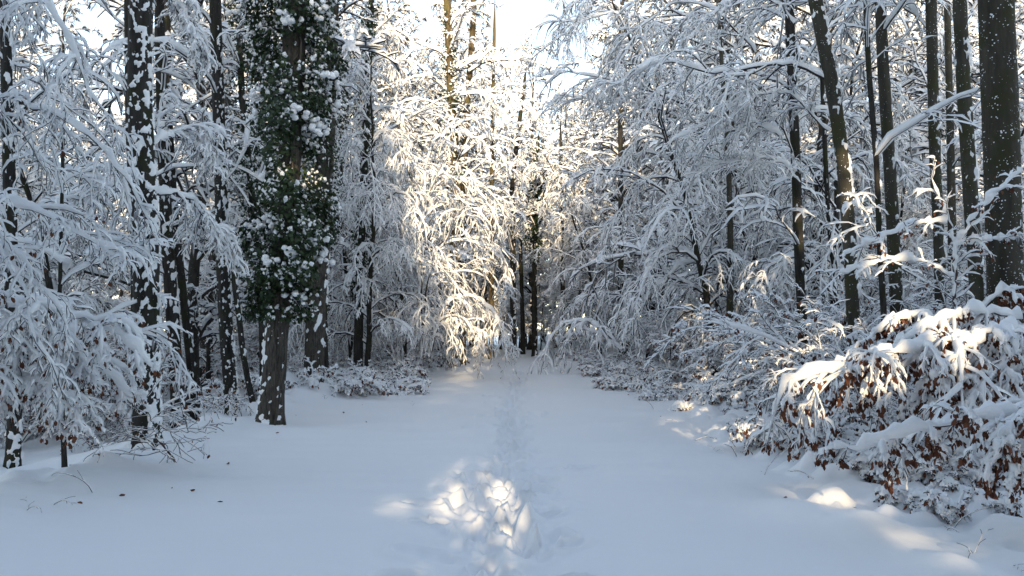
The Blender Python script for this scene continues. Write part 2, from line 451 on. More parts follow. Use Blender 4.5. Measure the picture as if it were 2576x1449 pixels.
def trunk_mesh(P, R, S=20, amp=.06, seed=0, flare=True):
    K = len(P); V, F = tubes(P[None], np.broadcast_to(R, (1, K)), S)
    V = V[0]; C = P[:, None]
    th = np.arange(S) / S * 2 * np.pi
    n1 = fbm(np.cos(th)[None] * 1.3 + 0 * P[:, 2:3], np.sin(th)[None] * 1.3 + 0 * P[:, 2:3], P[:, 2:3] * .8 + 0 * th[None], 2, seed)
    n2 = fbm(np.cos(th)[None] * 4 + 0 * P[:, 2:3], np.sin(th)[None] * 4 + 0 * P[:, 2:3], P[:, 2:3] * 2.5 + 0 * th[None], 2, seed + 5)
    f = 1 + amp * 1.6 * n1 + amp * n2
    if flare:
        h = np.clip((P[:, 2] - P[0, 2]) / .55, 0, 1)[:, None]
        f = f + .32 * (1 - h) ** 2 * (1 + .5 * np.cos(th * 5 + seed)[None])
    return MB().add(C + (V - C) * f[..., None], F)

def trunk_snow(P, R, rng, wdir, thr=.15, zmax=9., fx=5.5, fz=4., thick=.045, seed=0, amp=.06, dz=.035, S=28):
    """snow blown on to one side of a trunk: a shell that surfaces where the noise is high"""
    z0 = P[0, 2]; L = min(zmax, P[-1, 2] - z0)
    nv = int(L / dz)
    zz = np.linspace(z0 + .0, z0 + L, nv)
    C = np.stack([np.interp(zz, P[:, 2], P[:, i]) for i in range(3)], -1); rr = np.interp(zz, P[:, 2], R)
    th = np.arange(S) / S * 2 * np.pi
    Nn = np.stack([np.cos(th), np.sin(th), 0 * th], -1)
    Q = C[:, None] + rr[:, None, None] * Nn[None]
    m_ = fbm(Q[..., 0] * fx, Q[..., 1] * fx, Q[..., 2] * fz, 3, seed) * 1.6 + .28 * fbm(Q[..., 0] * .7, Q[..., 1] * .7, Q[..., 2] * 1.1, 2, seed + 3) + .42 * (Nn @ np.array(wdir))[None] - thr - .14
    m_ = m_ + .5 * np.clip(1 - (zz - z0) / .5, 0, 1)[:, None]
    h = np.clip((zz - z0) / .55, 0, 1)[:, None]
    fl = 1 + .32 * (1 - h) ** 2 * (1 + .5 * np.cos(th * 5 + seed)[None])
    rad = rr[:, None] * fl * (1 + amp * .6) + np.clip(m_ * .10, -.03, thick) - .010
    V = C[:, None] + rad[..., None] * Nn[None]
    F = ring_faces(1, nv, S); keep = (m_.reshape(-1)[F] > -.05).any(1)
    F = F[keep]; u, inv = np.unique(F, return_inverse=True)
    return MB().add(V.reshape(-1, 3)[u], inv.reshape(-1, 4))

# ------------------------------------------------------------------ library of crowns and shrubs (built at the origin)
def lib_tall(seed, H=21., r=.19, first=.2, n1=36, far=True):
    rng = np.random.default_rng(seed)
    K = 16; t = np.linspace(0, 1, K)
    P = np.stack([np.cumsum(rng.normal(0, .10, K)), np.cumsum(rng.normal(0, .10, K)), t * H - .2], -1); P[0, :2] = 0
    R = r * (1 - .85 * t) + .01
    tr = trunk_mesh(P, R, 10, .08, seed)
    l1 = grow(P[None], R[None], n1, first, .98, 4.2, 1.05, 8, rng, droop=.75, mode='radial', lift=.25, lt=.55, wob=.13, rf=.42)
    l2 = grow(*l1, 9, .18, 1., .42, .85, 5, rng, droop=.8, flat=.5, wob=.15)
    l3 = grow(*l2, 9, .1, 1., .42, .8, 3, rng, droop=.6, flat=.7, wob=.2, rmin=.005)
    wd, sn = crown_parts([l1, l2, l3], rng, (.045, .040, .040), (.09, .08, .075), (4, 3, 3), 0, .5, .5)
    return [('trunk', tr, M_BARKFAR), ('crown', wd, M_TWIG), ('snow_cover', sn, M_SNOW)]

def lib_young(seed, H=8., r=.055, weep=1.0, n1=26, n2=10, n3=11, L=2.4, leaf=0, lean=.25, first=.12, sw=1.0, bark=None, red=False):
    rng = np.random.default_rng(seed)
    K = 14; t = np.linspace(0, 1, K)
    a = rng.uniform(0, 6.28)
    P = np.stack([np.cos(a) * lean * H * t ** 2 + np.cumsum(rng.normal(0, .05, K)), np.sin(a) * lean * H * t ** 2 + np.cumsum(rng.normal(0, .05, K)), t * H * (1 - .15 * lean * t) - .15], -1); P[0, :2] = 0
    R = r * (1 - .88 * t) + .004
    tr = trunk_mesh(P, R, 8, .08, seed, False)
    l1 = grow(P[None], R[None], n1, first, .98, L, .95, 9, rng, droop=1.25 * weep, mode='radial', lift=.25, lt=.45, wob=.12, rf=.45)
    l2 = grow(*l1, n2, .12, 1., .42, .8, 6, rng, droop=1.1 * weep, flat=.5, wob=.14)
    l3 = grow(*l2, n3, .08, 1., .45, .75, 4, rng, droop=.9 * weep, flat=.7, wob=.16, rmin=.0028)
    wd, sn = crown_parts([l1, l2, l3], rng, (.020 * sw, .0155 * sw, .0125 * sw), (.046 * sw, .034 * sw, .027 * sw), (4, 3, 3), 0, .45, .6, keel=.28)
    parts = [('trunk', tr, bark or M_BARK), ('crown', wd, M_TWIGR if red else M_TWIG), ('snow_cover', sn, M_SNOW)]
    if leaf:
        P3 = l3[0]; k = rng.choice(len(P3), min(leaf, len(P3)), replace=False); lb = MB()
        lb.add(*leaves(P3[k, -1] + rng.normal(0, .02, (len(k), 3)), rng, .065)); parts.append(('dead_leaves', lb, M_BROWN))
    return parts

def lib_shrub(seed, H=2.6, n0=7, leaf=800, sw=1.0, spread=.8, n2=8, n3=7, weep=1.0):
    """beech brush: several thin stems bowed over by snow, brown leaves left on"""
    rng = np.random.default_rng(seed)
    a = rng.uniform(0, 6.28, n0) ; K = 9
    base = np.stack([np.cos(a) * .15, np.sin(a) * .15, 0 * a - .1], -1)
    d = nrm(np.stack([np.cos(a) * spread, np.sin(a) * spread, np.ones(n0)], -1) + rng.normal(0, .15, (n0, 3)))
    P = np.empty((n0, K, 3)); P[:, 0] = base; L = H * rng.uniform(.9, 1.5, n0)
    for k in range(1, K):
        P[:, k] = P[:, k - 1] + d * (L / (K - 1))[:, None]
        d = d + rng.normal(0, .08, d.shape); d[:, 2] -= .2 * weep * rng.uniform(.5, 1.3, n0); d = nrm(d)
    R = np.linspace(.016, .004, K)[None] * rng.uniform(.8, 1.3, (n0, 1))
    l1 = grow(P, R, 10, .12, 1., .42, .8, 7, rng, droop=.8 * weep, flat=.9, wob=.14, lift=.15)
    l2 = grow(*l1, n2, .12, 1., .42, .8, 5, rng, droop=.8 * weep, flat=.6, wob=.15)
    l3 = grow(*l2, n3, .1, 1., .5, .75, 3, rng, droop=.7, flat=.7, wob=.2, rmin=.002, Lv=.3)
    wd, sn = crown_parts([(P, R), l1, l2, l3], rng, (.018 * sw, .0145 * sw, .0115 * sw, .009 * sw), (.04 * sw, .032 * sw, .025 * sw, .02 * sw), (5, 4, 3, 3), 1, .6, .45, keel=.5)
    parts = [('stems', wd, M_TWIGR), ('snow_cover', sn, M_SNOW)]
    if leaf:
        P3 = l3[0]; k = rng.choice(len(P3), min(leaf, len(P3)), replace=False); lb = MB()
        lb.add(*leaves(P3[k, -1], rng, .085)); parts.append(('dead_leaves', lb, M_BROWN))
    return parts

STUFF = {'snow_cover': 'stuff', 'dead_leaves': 'stuff'}
def bake(parts):
    return [(nm, b_.mesh(nm, m_)) for nm, b_, m_ in parts]
def place(name, label, cat, lib, loc, rz=0., s=1., group=None, mirror=False, tilt=(0, 0)):
    o = thing(name, label, cat, loc, group)
    o.rotation_euler = (tilt[0], tilt[1], rz)
    o.scale = (-s if mirror else s, s, s)
    for nm, me in lib: link(nm, me, o, STUFF.get(nm))
    return o

TALL = [bake(lib_tall(100, 22, .20, .12, 40)), bake(lib_tall(101, 20, .16, .10, 40)), bake(lib_tall(102, 24, .24, .16, 42)), bake(lib_tall(103, 19, .14, .08, 38))]
YOUNG = [bake(lib_young(200, 8.5, .06, 1.0)), bake(lib_young(201, 7., .05, 1.2, red=True, leaf=300)), bake(lib_young(202, 9.5, .075, .9, L=2.8)), bake(lib_young(203, 6., .04, 1.1, n1=22, L=1.9, red=True, leaf=400))]
WEEP = [bake(lib_young(210, 10., .09, 2.0, n1=32, n2=10, n3=14, L=3.2, sw=1.)), bake(lib_young(211, 12., .10, 1.8, n1=36, L=3.4, n3=13, sw=1.))]
SHRUB = [bake(lib_shrub(300)), bake(lib_shrub(301, 2.0, 6, 700)), bake(lib_shrub(302, 3.2, 8, 350, weep=.7))]
LOW = [bake(lib_shrub(310, .6, 9, 140, 1.5, 1.3, 5, 4, .7)), bake(lib_shrub(311, .75, 9, 180, 1.4, 1.1, 5, 4, .7))]

# ------------------------------------------------------------------ the trunks one can tell apart
rng = np.random.default_rng(42)
NEAR = []       # (x, y, r) kept clear of scattered trees
def hero(name, label, pts, depth, wpx, bark=M_BARK, base=None, snow=None, limbs=None, group=None, H=15., S=16, top_w=None, amp=.06, zsnow=7.5):
    """pts: picture points (x, y) from the foot upwards, all at this depth; the foot goes down to the ground"""
    Q = [at(px, py, depth) for px, py in pts]
    x0, y0 = Q[0][0], depth
    z0 = gz(x0, y0) - .15
    Q = [np.array([x0, y0, z0])] + [q for q in Q if q[2] > z0 + .3]
    d = Q[-1] - Q[-2]; d = d / d[2]
    if Q[-1][2] < H: Q.append(Q[-1] + d * .6 * (H - Q[-1][2]) * np.array([1, 1, 1]) + np.array([0, 0, .4 * (H - Q[-1][2])]))
    P = line(Q, 48); r = wpx / 2 / FV * depth; t = np.linspace(0, 1, 48)
    rt = r * .55 if top_w is None else top_w / 2 / FV * depth
    R = r + (rt - r) * t; R = R * np.clip((1 - t) / .12 + .25, 0, 1)
    o = thing(name, label, 'tree', (x0, y0, z0 + .15), group)
    off = -np.array(o.location)
    def put(nm, b_, m_, kind=None):
        for v in b_.V: v += off
        return link(nm, b_.mesh(nm, m_), o, kind)
    seed = int(abs(x0) * 100 + depth * 7)
    put('trunk', trunk_mesh(P, R, S, amp, seed), bark)
    if snow:
        put('trunk_snow', trunk_snow(P, R, rng, snow.get('dir', (.75, -.35, 0)), snow.get('thr', .15) + (.13 if depth > 14 else 0), zsnow, seed=seed, fx=snow.get('fx', 16.), fz=snow.get('fz', 12.), thick=snow.get('thick', .045), dz=snow.get('dz', .04 if depth < 17 else .07), S=snow.get('S', 22 if depth < 17 else 14)), M_SNOW, 'stuff')
    if limbs:
        k = dict(n=10, t0=.2, t1=.85, L=3.0, droop=1.0, n2=6, n3=6, sw=1.0, rf=.18); k.update(limbs)
        l1 = grow(P[None], R[None], k['n'], k['t0'], k['t1'], k['L'], 1.0, 9, rng, droop=k['droop'], mode='radial', lift=.2, lt=.3, wob=.14, rf=k['rf'])
        l2 = grow(*l1, k['n2'], .12, 1., .42, .8, 6, rng, droop=1. * k['droop'], flat=.5, wob=.15)
        l3 = grow(*l2, k['n3'], .1, 1., .42, .8, 4, rng, droop=.8, flat=.7, wob=.18, rmin=.0028)
        s_ = k['sw']
        wd, sn = crown_parts([l1, l2, l3], rng, (.025 * s_, .016 * s_, .013 * s_), (.055 * s_, .036 * s_, .028 * s_), (5, 3, 3), 0, .45, .45)
        put('crown', wd, M_TWIG); put('snow_cover', sn, M_SNOW, 'stuff')
    NEAR.append((x0, y0, max(.5, 3 * r)))
    return o, P, R, put

SD = dict(thr=.1)
hero('forest_tree', 'dark slim trunk at the left edge of the picture', [(38, 1010), (30, 800), (22, 400), (12, 0)], 12.5, 34, snow=dict(thr=.35), limbs=dict(n=12, sw=1.2))
hero('forest_tree', 'straight dark trunk plastered with white snow patches on its right side', [(370, 1150), (366, 900), (370, 700), (362, 450), (348, 200), (356, 0)], 10.6, 66, snow=dict(thr=.24, fx=21, fz=16, dz=.022, S=50, thick=.03), limbs=dict(n=10, t0=.5, sw=1.3), S=24, top_w=44)
hero('forest_tree', 'dark slender trunk half hidden behind the snow-plastered trunk', [(345, 1050), (340, 600), (326, 300), (322, 0)], 16., 26, snow=dict(thr=.4), limbs=dict(n=10))
hero('forest_tree', 'thicker of the two parallel dark trunks right of the snow-plastered trunk', [(448, 1040), (435, 800), (418, 560), (408, 300), (400, 0)], 17., 34, snow=dict(thr=.25), limbs=dict(n=14))
hero('forest_tree', 'thinner of the two parallel dark trunks right of the snow-plastered trunk', [(488, 1000), (468, 800), (440, 560), (425, 300), (420, 0)], 19., 22, snow=dict(thr=.4), limbs=dict(n=14))
hero('forest_tree', 'slightly curved slim dark trunk between snowy trunk and ivy tree', [(588, 1062), (572, 880), (562, 700), (556, 450), (547, 200), (541, 0)], 14.7, 34, snow=dict(thr=.26, fx=26, fz=18, dz=.02, S=40, thick=.025), limbs=dict(n=12, sw=1.2), S=20, top_w=26)
hero('forest_tree', 'thin bent sapling trunk leaning left beside the ivy tree foot', [(645, 1040), (612, 900), (600, 780), (575, 640), (560, 500)], 16.5, 15, snow=dict(thr=.3), limbs=dict(n=8, L=1.6))
hero('sapling', 'thin dark sapling stem standing alone in front at far left', [(166, 1165), (155, 1000), (148, 850), (152, 640)], 10., 13, limbs=dict(n=9, L=1.2, n2=6, n3=6, t0=.3), H=4.5, S=8)

# two ivy-clad oaks
def ivy_on(put, P, R, z0, z1, width, n, nsnow, rng, seed, size=.06, side=(0, 0), big=True):
    zz = z0 + (z1 - z0) * rng.random(n * 2)
    a = rng.uniform(0, 2 * np.pi, n * 2)
    C = np.stack([np.interp(zz, P[:, 2], P[:, i]) for i in range(3)], -1); rr = np.interp(zz, P[:, 2], R)
    o = np.stack([np.cos(a), np.sin(a), 0 * a], -1)
    cl = fbm(np.cos(a) * 1.4 + seed, np.sin(a) * 1.4, zz * 1.5, 3, seed)
    ext = width * np.clip(.35 + 1.1 * cl, 0, 1.3) * (.45 + .55 * np.clip((zz - z0) / 1.2, 0, 1))
    den = np.clip(.45 + 1.9 * cl, .03, 1)
    keep = rng.random(n * 2) < den
    rad = rr + ext * rng.beta(2.2, 1.1, n * 2)
    Q = C + o * rad[:, None] + rng.normal(0, .02, (n * 2, 3)); Q = Q[keep][:n]; o = o[keep][:n]
    b_ = MB(); b_.add(*leaves(Q, rng, size, .55, True, o)); put('ivy', b_, M_IVY, 'stuff')
    # twigs of the ivy's climbing stems
    # snow lumps lodged on the leaves
    pm = np.clip(fbm(Q[:, 0] * 3.2, Q[:, 1] * 3.2, Q[:, 2] * 3.2, 2, seed + 7) * 3 + .55, .03, 1.6)
    top = rng.random(len(Q)) < nsnow / len(Q) * pm * 1.3
    Cs = Q[top] + np.array([0, 0, .02]); m = len(Cs)
    s = size * (.2 + .36 * rng.random(m) ** 1.7)
    b_ = MB(); b_.add(*blobs(Cs, np.stack([s * 1.1, s * 1.1, s * rng.uniform(.8, 1.7, m)], -1), rng, False, .25))
    if big:
        k = rng.choice(len(Q), nsnow // 40, replace=False)   # big pillows: clusters of lumps
        for q, oo in zip(Q[k], o[k]):
            c = rng.integers(5, 14); sp = rng.uniform(.05, .13)
            Cq = q + oo * .04 + rng.normal(0, 1, (c, 3)) * np.array([sp, sp, sp * .8])
            ss = rng.uniform(.025, .055, c)
            b_.add(*blobs(Cq, np.stack([ss * 1.2, ss * 1.2, ss], -1), rng, size < .08, .1))
    put('ivy_snow', b_, M_SNOW, 'stuff')

o, P, R, put = hero('ivy_tree', 'large furrowed trunk wrapped in dark green ivy beside the track edge', [(678, 1082), (690, 940), (703, 760), (722, 500), (736, 250), (742, 0)], 13.8, 62, M_BARKOAK, snow=dict(thr=.42, dir=(-.8, -.2, 0)), limbs=dict(n=7, t0=.45, L=1.8), S=28, amp=.1, top_w=50)
ivy_on(put, P, R, 1.9, 8.6, 1.0, 14500, 2500, rng, 3, .072)
b_ = MB()      # thick ivy stem climbing the trunk
Pi = np.stack([P[:, 0] + .14 + .05 * np.sin(P[:, 2] * 2.1), P[:, 1] - R * 1.02 - .01, P[:, 2]], -1)[None]
b_.add(*tubes(Pi, np.full((1, 48), .02), 6)); put('ivy_stem', b_, M_BARKOAK)
o, P, R, put = hero('ivy_tree', 'tall dark ivy-clad trunk just right of the large ivy tree', [(788, 1000), (794, 800), (806, 600), (822, 300), (832, 0)], 19., 50, M_BARKOAK, snow=dict(thr=.4), limbs=dict(n=7, t0=.5, L=1.8), S=24, amp=.12, top_w=38)
ivy_on(put, P, R, 3.9, 11.0, .62, 7000, 1200, rng, 9)
hero('forest_tree', 'slim dark trunk tight against the right side of the ivy trees', [(818, 990), (812, 850), (812, 700)], 20., 24, snow=dict(thr=.3))
o, P, R, put = hero('ivy_tree', 'slender ivy-wrapped stem left of the large ivy tree', [(664, 900), (655, 700), (630, 450), (608, 250), (600, 0)], 17., 20, M_BARK, limbs=dict(n=8))
ivy_on(put, P, R, 3.2, 9.5, .42, 3500, 800, rng, 15)
o, P, R, put = hero('ivy_tree', 'thin ivy-covered trunk among drooping branches right of the ivy oaks', [(900, 960), (905, 700), (915, 450), (925, 200), (935, 0)], 24., 24, M_BARK, limbs=dict(n=12))
ivy_on(put, P, R, 2.5, 12., .4, 3500, 600, rng, 19, .075)

# middle distance, around the end of the track
o, P, R, put = hero('forest_tree', 'sunlit yellowish trunk left of the track end, rising through snowy crown', [(1140, 800), (1143, 600), (1150, 450), (1135, 250), (1125, 0)], 34., 30, M_BARKWARM, snow=dict(thr=.35), limbs=dict(n=26, t0=.2, sw=1.9, L=3.6), H=20)
ivy_on(put, P, R, 6., 16., .45, 2500, 900, rng, 23, .09)
hero('forest_tree', 'second sunlit stem rising right of the yellowish trunk', [(1160, 800), (1162, 550), (1172, 300), (1188, 100), (1192, 0)], 35.5, 24, M_BARKWARM, snow=dict(thr=.2), limbs=dict(n=20, t0=.3, sw=1.9), H=20)
hero('forest_tree', 'slim straight sunlit trunk in snowy branches left of the track end', [(1236, 860), (1236, 500), (1240, 250), (1245, 0)], 42., 14, M_BARKWARM, limbs=dict(n=18, sw=2., t0=.3), H=20)
hero('forest_tree', 'forked dark trunk leaning right just left of the track end', [(1292, 860), (1290, 600), (1288, 460), (1310, 280), (1325, 160)], 44., 17, M_BARK, snow=dict(thr=.3), limbs=dict(n=18, sw=2., t0=.3), H=17)
hero('forest_tree', 'thin dark trunk at the left side of the track end', [(1316, 880), (1312, 700), (1305, 500)], 50., 12, M_BARK, limbs=dict(n=14, sw=2., t0=.4), H=14)
o, P, R, put = hero('ivy_tree', 'dark trunk with ivy-filled top straight at the end of the track', [(1345, 880), (1344, 700), (1350, 500), (1356, 330)], 46., 16, M_BARK, snow=dict(thr=.45), limbs=dict(n=12, t0=.5, sw=1.8), H=13.5)
ivy_on(put, P, R, 6.0, 13.0, .75, 3500, 900, rng, 27, .12)
hero('forest_tree', 'slender dark trunk just right of the track end', [(1417, 860), (1415, 650), (1412, 480)], 48., 14, M_BARK, snow=dict(thr=.4), limbs=dict(n=14, t0=.4, sw=2.), H=15)
hero('forest_tree', 'thin dark trunk standing in the white brush right of the track end', [(1562, 880), (1562, 500), (1560, 250), (1562, 0)], 35., 17, M_BARK, snow=dict(thr=.3), limbs=dict(n=20, sw=1.6))
# right
hero('forest_tree', 'slim black trunk left of the leaning trunk on the right', [(2022, 900), (2012, 680), (2002, 400), (1990, 150), (1985, 0)], 16., 24, M_BARK, snow=dict(thr=.4), limbs=dict(n=14, sw=1.2), top_w=24)
hero('forest_tree', 'trunk with a yellowish sunlit patch leaning to the left on the right side', [(2150, 900), (2140, 640), (2122, 420), (2095, 220), (2050, 0)], 13.5, 32, M_BARKBEECH, snow=dict(thr=.35), limbs=dict(n=12, t0=.5, sw=1.2), top_w=36, S=20)  # yellow patch is sun through a gap cut in the added trees
hero('forest_tree', 'thin dark stem close behind the leaning trunk', [(2120, 900), (2098, 700), (2080, 480), (2070, 250)], 18., 14, M_BARK, snow=dict(thr=.3), limbs=dict(n=14))
hero('forest_tree', 'dark straight trunk in the middle of the right-hand group', [(2262, 900), (2250, 640), (2238, 400), (2222, 180), (2214, 0)], 14.5, 34, M_BARKBEECH, snow=dict(thr=.35), limbs=dict(n=12, t0=.45, sw=1.2), S=20)
hero('forest_tree', 'thin dark stem alongside the straight trunk of the right-hand group', [(2230, 900), (2214, 640), (2205, 400), (2185, 180), (2178, 0)], 13., 16, M_BARK, snow=dict(thr=.5), limbs=dict(n=10))
hero('forest_tree', 'straight trunk with snow-filled branch forks, third from the right edge', [(2370, 900), (2364, 640), (2352, 400), (2346, 150), (2342, 0)], 14., 27, M_BARKBEECH, snow=dict(thr=.5), limbs=dict(n=12, t0=.45, sw=1.2), top_w=26)
hero('forest_tree', 'brownish slim trunk between the two straight trunks on the right', [(2398, 900), (2396, 640), (2392, 400)], 19., 22, M_BARKBEECH, snow=dict(thr=.5), limbs=dict(n=10))
hero('forest_tree', 'straight speckled trunk second from the right edge', [(2462, 900), (2452, 640), (2436, 400), (2422, 180), (2414, 0)], 12.5, 34, M_BARKBEECH, snow=dict(thr=.4, dir=(.8, -.2, 0)), limbs=dict(n=12, t0=.5, sw=1.2), top_w=32, S=20)
hero('forest_tree', 'thickest beech trunk, speckled with snow, at the right edge', [(2535, 900), (2528, 680), (2520, 400), (2512, 200), (2505, 0)], 10.5, 84, M_BARKBIG, snow=dict(thr=.62, dir=(1.1, -.1, 0), thick=.012, fx=42, fz=34, dz=.028, S=64), limbs=dict(n=8, t0=.55, sw=1.2), top_w=78, S=32, amp=.03)

# ------------------------------------------------------------------ scattered forest behind
def pcx(y): return np.interp(y, PCY, PCX)
def hw(y, side='right'): return np.interp(y, PWY, PWR if side == 'right' else PWL)
rs = np.random.default_rng(77)
def scatter(n, y0, y1, mind, margin, xmax=.80, used=[], tries=6000):
    out = []
    for _ in range(tries):
        if len(out) >= n: break
        y = math.sqrt(rs.uniform(y0 ** 2, y1 ** 2)); x = rs.uniform(-1, 1) * (y * xmax + 1)
        m_ = margin
        if abs(x - pcx(y)) < hw(y, 'left' if x < pcx(y) else 'right') + m_ and y < 62: continue
        if any((x - a) ** 2 + (y - b) ** 2 < (mind * .5 + c) ** 2 for a, b, c in used): continue
        used.append((x, y, mind * .5)); out.append((x, y))
    return out
HERO = []
for o_ in list(bpy.data.objects):
    if o_.get('category') in ('tree', 'sapling') and o_.name.split('.')[0] in ('forest_tree', 'ivy_tree'):
        l_ = o_.location
        if l_.y < 30: HERO.append((1288 + FV * l_.x / l_.y, l_.y, o_['label']))
SHORT = {}
def where(x, y):
    px = 1288 + FV * x / y
    h = min(HERO, key=lambda t: abs(t[0] - px)); dx = px - h[0]
    rel = 'behind' if abs(dx) < 35 else ('just left of' if dx < 0 else 'just right of')
    l_ = h[2].split(' beside')[0].split(' alongside')[0].split(' half')[0].split(' plastered')[0].split(' leaning')[0].split(' on the')[0].split(' in the')[0].split(' tight')[0].split(' wrapped')[0].split(' among')[0].split(' close')[0].split(' right')[0].split(' left')[0].split(', ')[0].split(' with')[0].split(' at ')[0].split(' standing')[0].split(' between')[0].split(' of the')[0].split(' just')[0].split(' rising')[0].split(' reaching')[0]
    return f'{rel} the {l_}'
LAB = set()
def unique(kind, x, y, fallback, group):
    if y > 45: return fallback, group
    w_ = where(x, y)
    for extra in ('', ', nearer the track', ', farther back', ', deep in the wood', ', lower and wider'):
        l_ = f'{kind} {w_}{extra}'
        if l_ not in LAB and len(l_.split()) <= 16: LAB.add(l_); return l_, group
    return fallback, group
used = list(NEAR)
BAND = lambda y: 'near' if y < 26 else ('middle' if y < 45 else 'far')
for i, (x, y) in enumerate(scatter(150, 20, 82, 1.6, 1.8, used=used)):
    side = 'left' if x < pcx(y) else 'right'
    lb = {'near': f'tall snow-laden tree close behind the nearest trunks {side} of the track', 'middle': f'tall snow-laden tree deeper in the wood {side} of the track', 'far': f'tall snowy tree at the back of the wood {side} of the track'}[BAND(y)]
    lb, gr = unique(['tall snow-laden tree', 'slim snow-laden tree', 'thick snow-laden tree', 'smaller snow-laden tree'][i % 4], x, y, lb, f'{BAND(y)} tall trees {side} of the track')
    place('forest_tree', lb, 'tree', TALL[i % 4], (x, y, gz(x, y)), rs.uniform(0, 6.28), rs.uniform(.8, 1.1), gr, i % 3 == 0)
used = list(NEAR)
for i, (x, y) in enumerate(scatter(75, 14.5, 48, 1.6, 1.9, used=used)):
    side = 'left' if x < pcx(y) else 'right'
    if (-8 < x < -3.3 and y < 22) or (-11.5 < x < -3.3 and y < 23 and i % 4 != 0): continue
    lb = f'young beech bowed with snow in the {BAND(y)} undergrowth {side} of the track'
    lb, gr = unique(['young snow-bowed beech', 'leafy young beech', 'taller young snowy beech', 'small leafy young beech'][i % 4], x, y, lb, '')
    place('young_tree', lb, 'tree', YOUNG[i % 4], (x, y, gz(x, y)), rs.uniform(0, 6.28), rs.uniform(.7, 1.1), f'{BAND(y)} young beeches {side} of the track', i % 2 == 0)
used = []
for i, (x, y) in enumerate(scatter(60, 11.5, 34, 1.4, 1.9, used=used)):
    side = 'left' if x < pcx(y) else 'right'
    if side == 'left' and (y < 15 or (-7.2 < x and y < 21.5)): continue
    lb, gr = unique(['dense snowy beech bush', 'low snowy beech bush', 'open upright snowy bush'][i % 3], x, y, f'low snowy beech brush with brown leaves in the {BAND(y)} undergrowth {side} of the track', '')
    place('beech_bush', lb, 'bush', SHRUB[i % 3], (x, y, gz(x, y)), rs.uniform(0, 6.28), rs.uniform(.7, 1.1), f'{BAND(y)} beech brush {side} of the track', i % 2 == 0)

used = []
for i in range(56):
    x = (-1) ** i * (6 + 62 * (i / 56)) + rs.normal(0, 1.2); y = rs.uniform(60, 88)
    place('forest_tree', f'tall snowy tree at the back of the wood {"left" if x < 0 else "right"} of the track', 'tree', TALL[i % 4], (x, y, gz(x, y)), rs.uniform(0, 6.28), rs.uniform(.9, 1.2), f'far tall trees {"left" if x < 0 else "right"} of the track', i % 3 == 0)
for i, (x, y) in enumerate([(-7, 47), (-5, 52), (-3, 58), (-1, 64), (1.5, 69), (3.5, 63), (5, 56), (6.5, 50), (8, 45), (0, 78), (3, 80), (-3, 74), (6, 72), (-6, 66), (9, 62), (1, 90), (-4, 88), (5, 90), (-8, 58), (-10, 50), (-6.4, 41), (-4.6, 44.5), (-3.2, 48), (-1.8, 53), (7.6, 40), (7.4, 45), (6.6, 51), (-8.2, 38), (-2.4, 58)]):
    place('forest_tree', 'tall sunlit snowy tree closing the view at the end of the track', 'tree', TALL[i % 4], (x, y, gz(x, y)), rs.uniform(0, 6.28), rs.uniform(.8, .98) * (.74 if 0 < x < 5.5 else 1), 'sunlit trees beyond the end of the track', i % 3 == 0)
for i, (x, y) in enumerate([(-4.5, 44), (-3, 49), (-1.5, 55), (0, 61), (2.2, 62), (4, 55), (5.2, 48), (6, 42), (.8, 66), (3, 68), (-2.5, 63), (-5, 40), (7, 37)]):
    place('young_tree', 'young snowy tree in the thicket around the end of the track', 'tree', YOUNG[i % 4], (x, y, gz(x, y)), rs.uniform(0, 6.28), rs.uniform(.8, 1.1), 'young trees around the end of the track', i % 3 == 0)

# weeping, snow-heavy trees placed by hand
for nm, x, y, lib, rz, s, lb in [
    ('a', -4.4, 24, WEEP[0], 0.3, 1.0, 'weeping tree heavy with snow right of the ivy trees'),
    ('b', -5.6, 27.5, WEEP[1], 2.0, 1.0, 'taller weeping snowy tree behind the ivy trees'),
    ('c', -4.0, 30, WEEP[0], 4.0, .95, 'weeping snowy tree hanging over the left edge of the track'),
    ('d', -2.6, 33, WEEP[1], 1.0, .85, 'weeping tree with sunlit snow sprays left of the track end'),
    ('e', -3.4, 38, WEEP[0], 5.0, 1.0, 'snowy tree behind the sunlit yellowish trunk'),
    ('f', 5.4, 21, WEEP[1], 0.5, 1.0, 'large snowy tree with fine hanging twigs right of the track'),
    ('g', 6.6, 26, WEEP[1], 3.5, 1.1, 'fine-twigged weeping tree deeper on the right side'),
    ('h', 7.8, 19, WEEP[0], 2.5, 1.1, 'weeping tree in front of the slim black trunk on the right'),
    ('i', 5.6, 33, WEEP[0], 1.5, 1.2, 'weeping snowy tree right of the track before its end'),
    ('j', -9.5, 17, WEEP[1], 1.1, .9, 'weeping snowy tree behind the snow-plastered trunk'),
    ('k', 4.6, 41, WEEP[1], .2, 1.0, 'distant weeping tree at the right side of the track end'),
    ]:
    place('weeping_tree', lb, 'tree', lib, (x, y, gz(x, y)), rz, s)

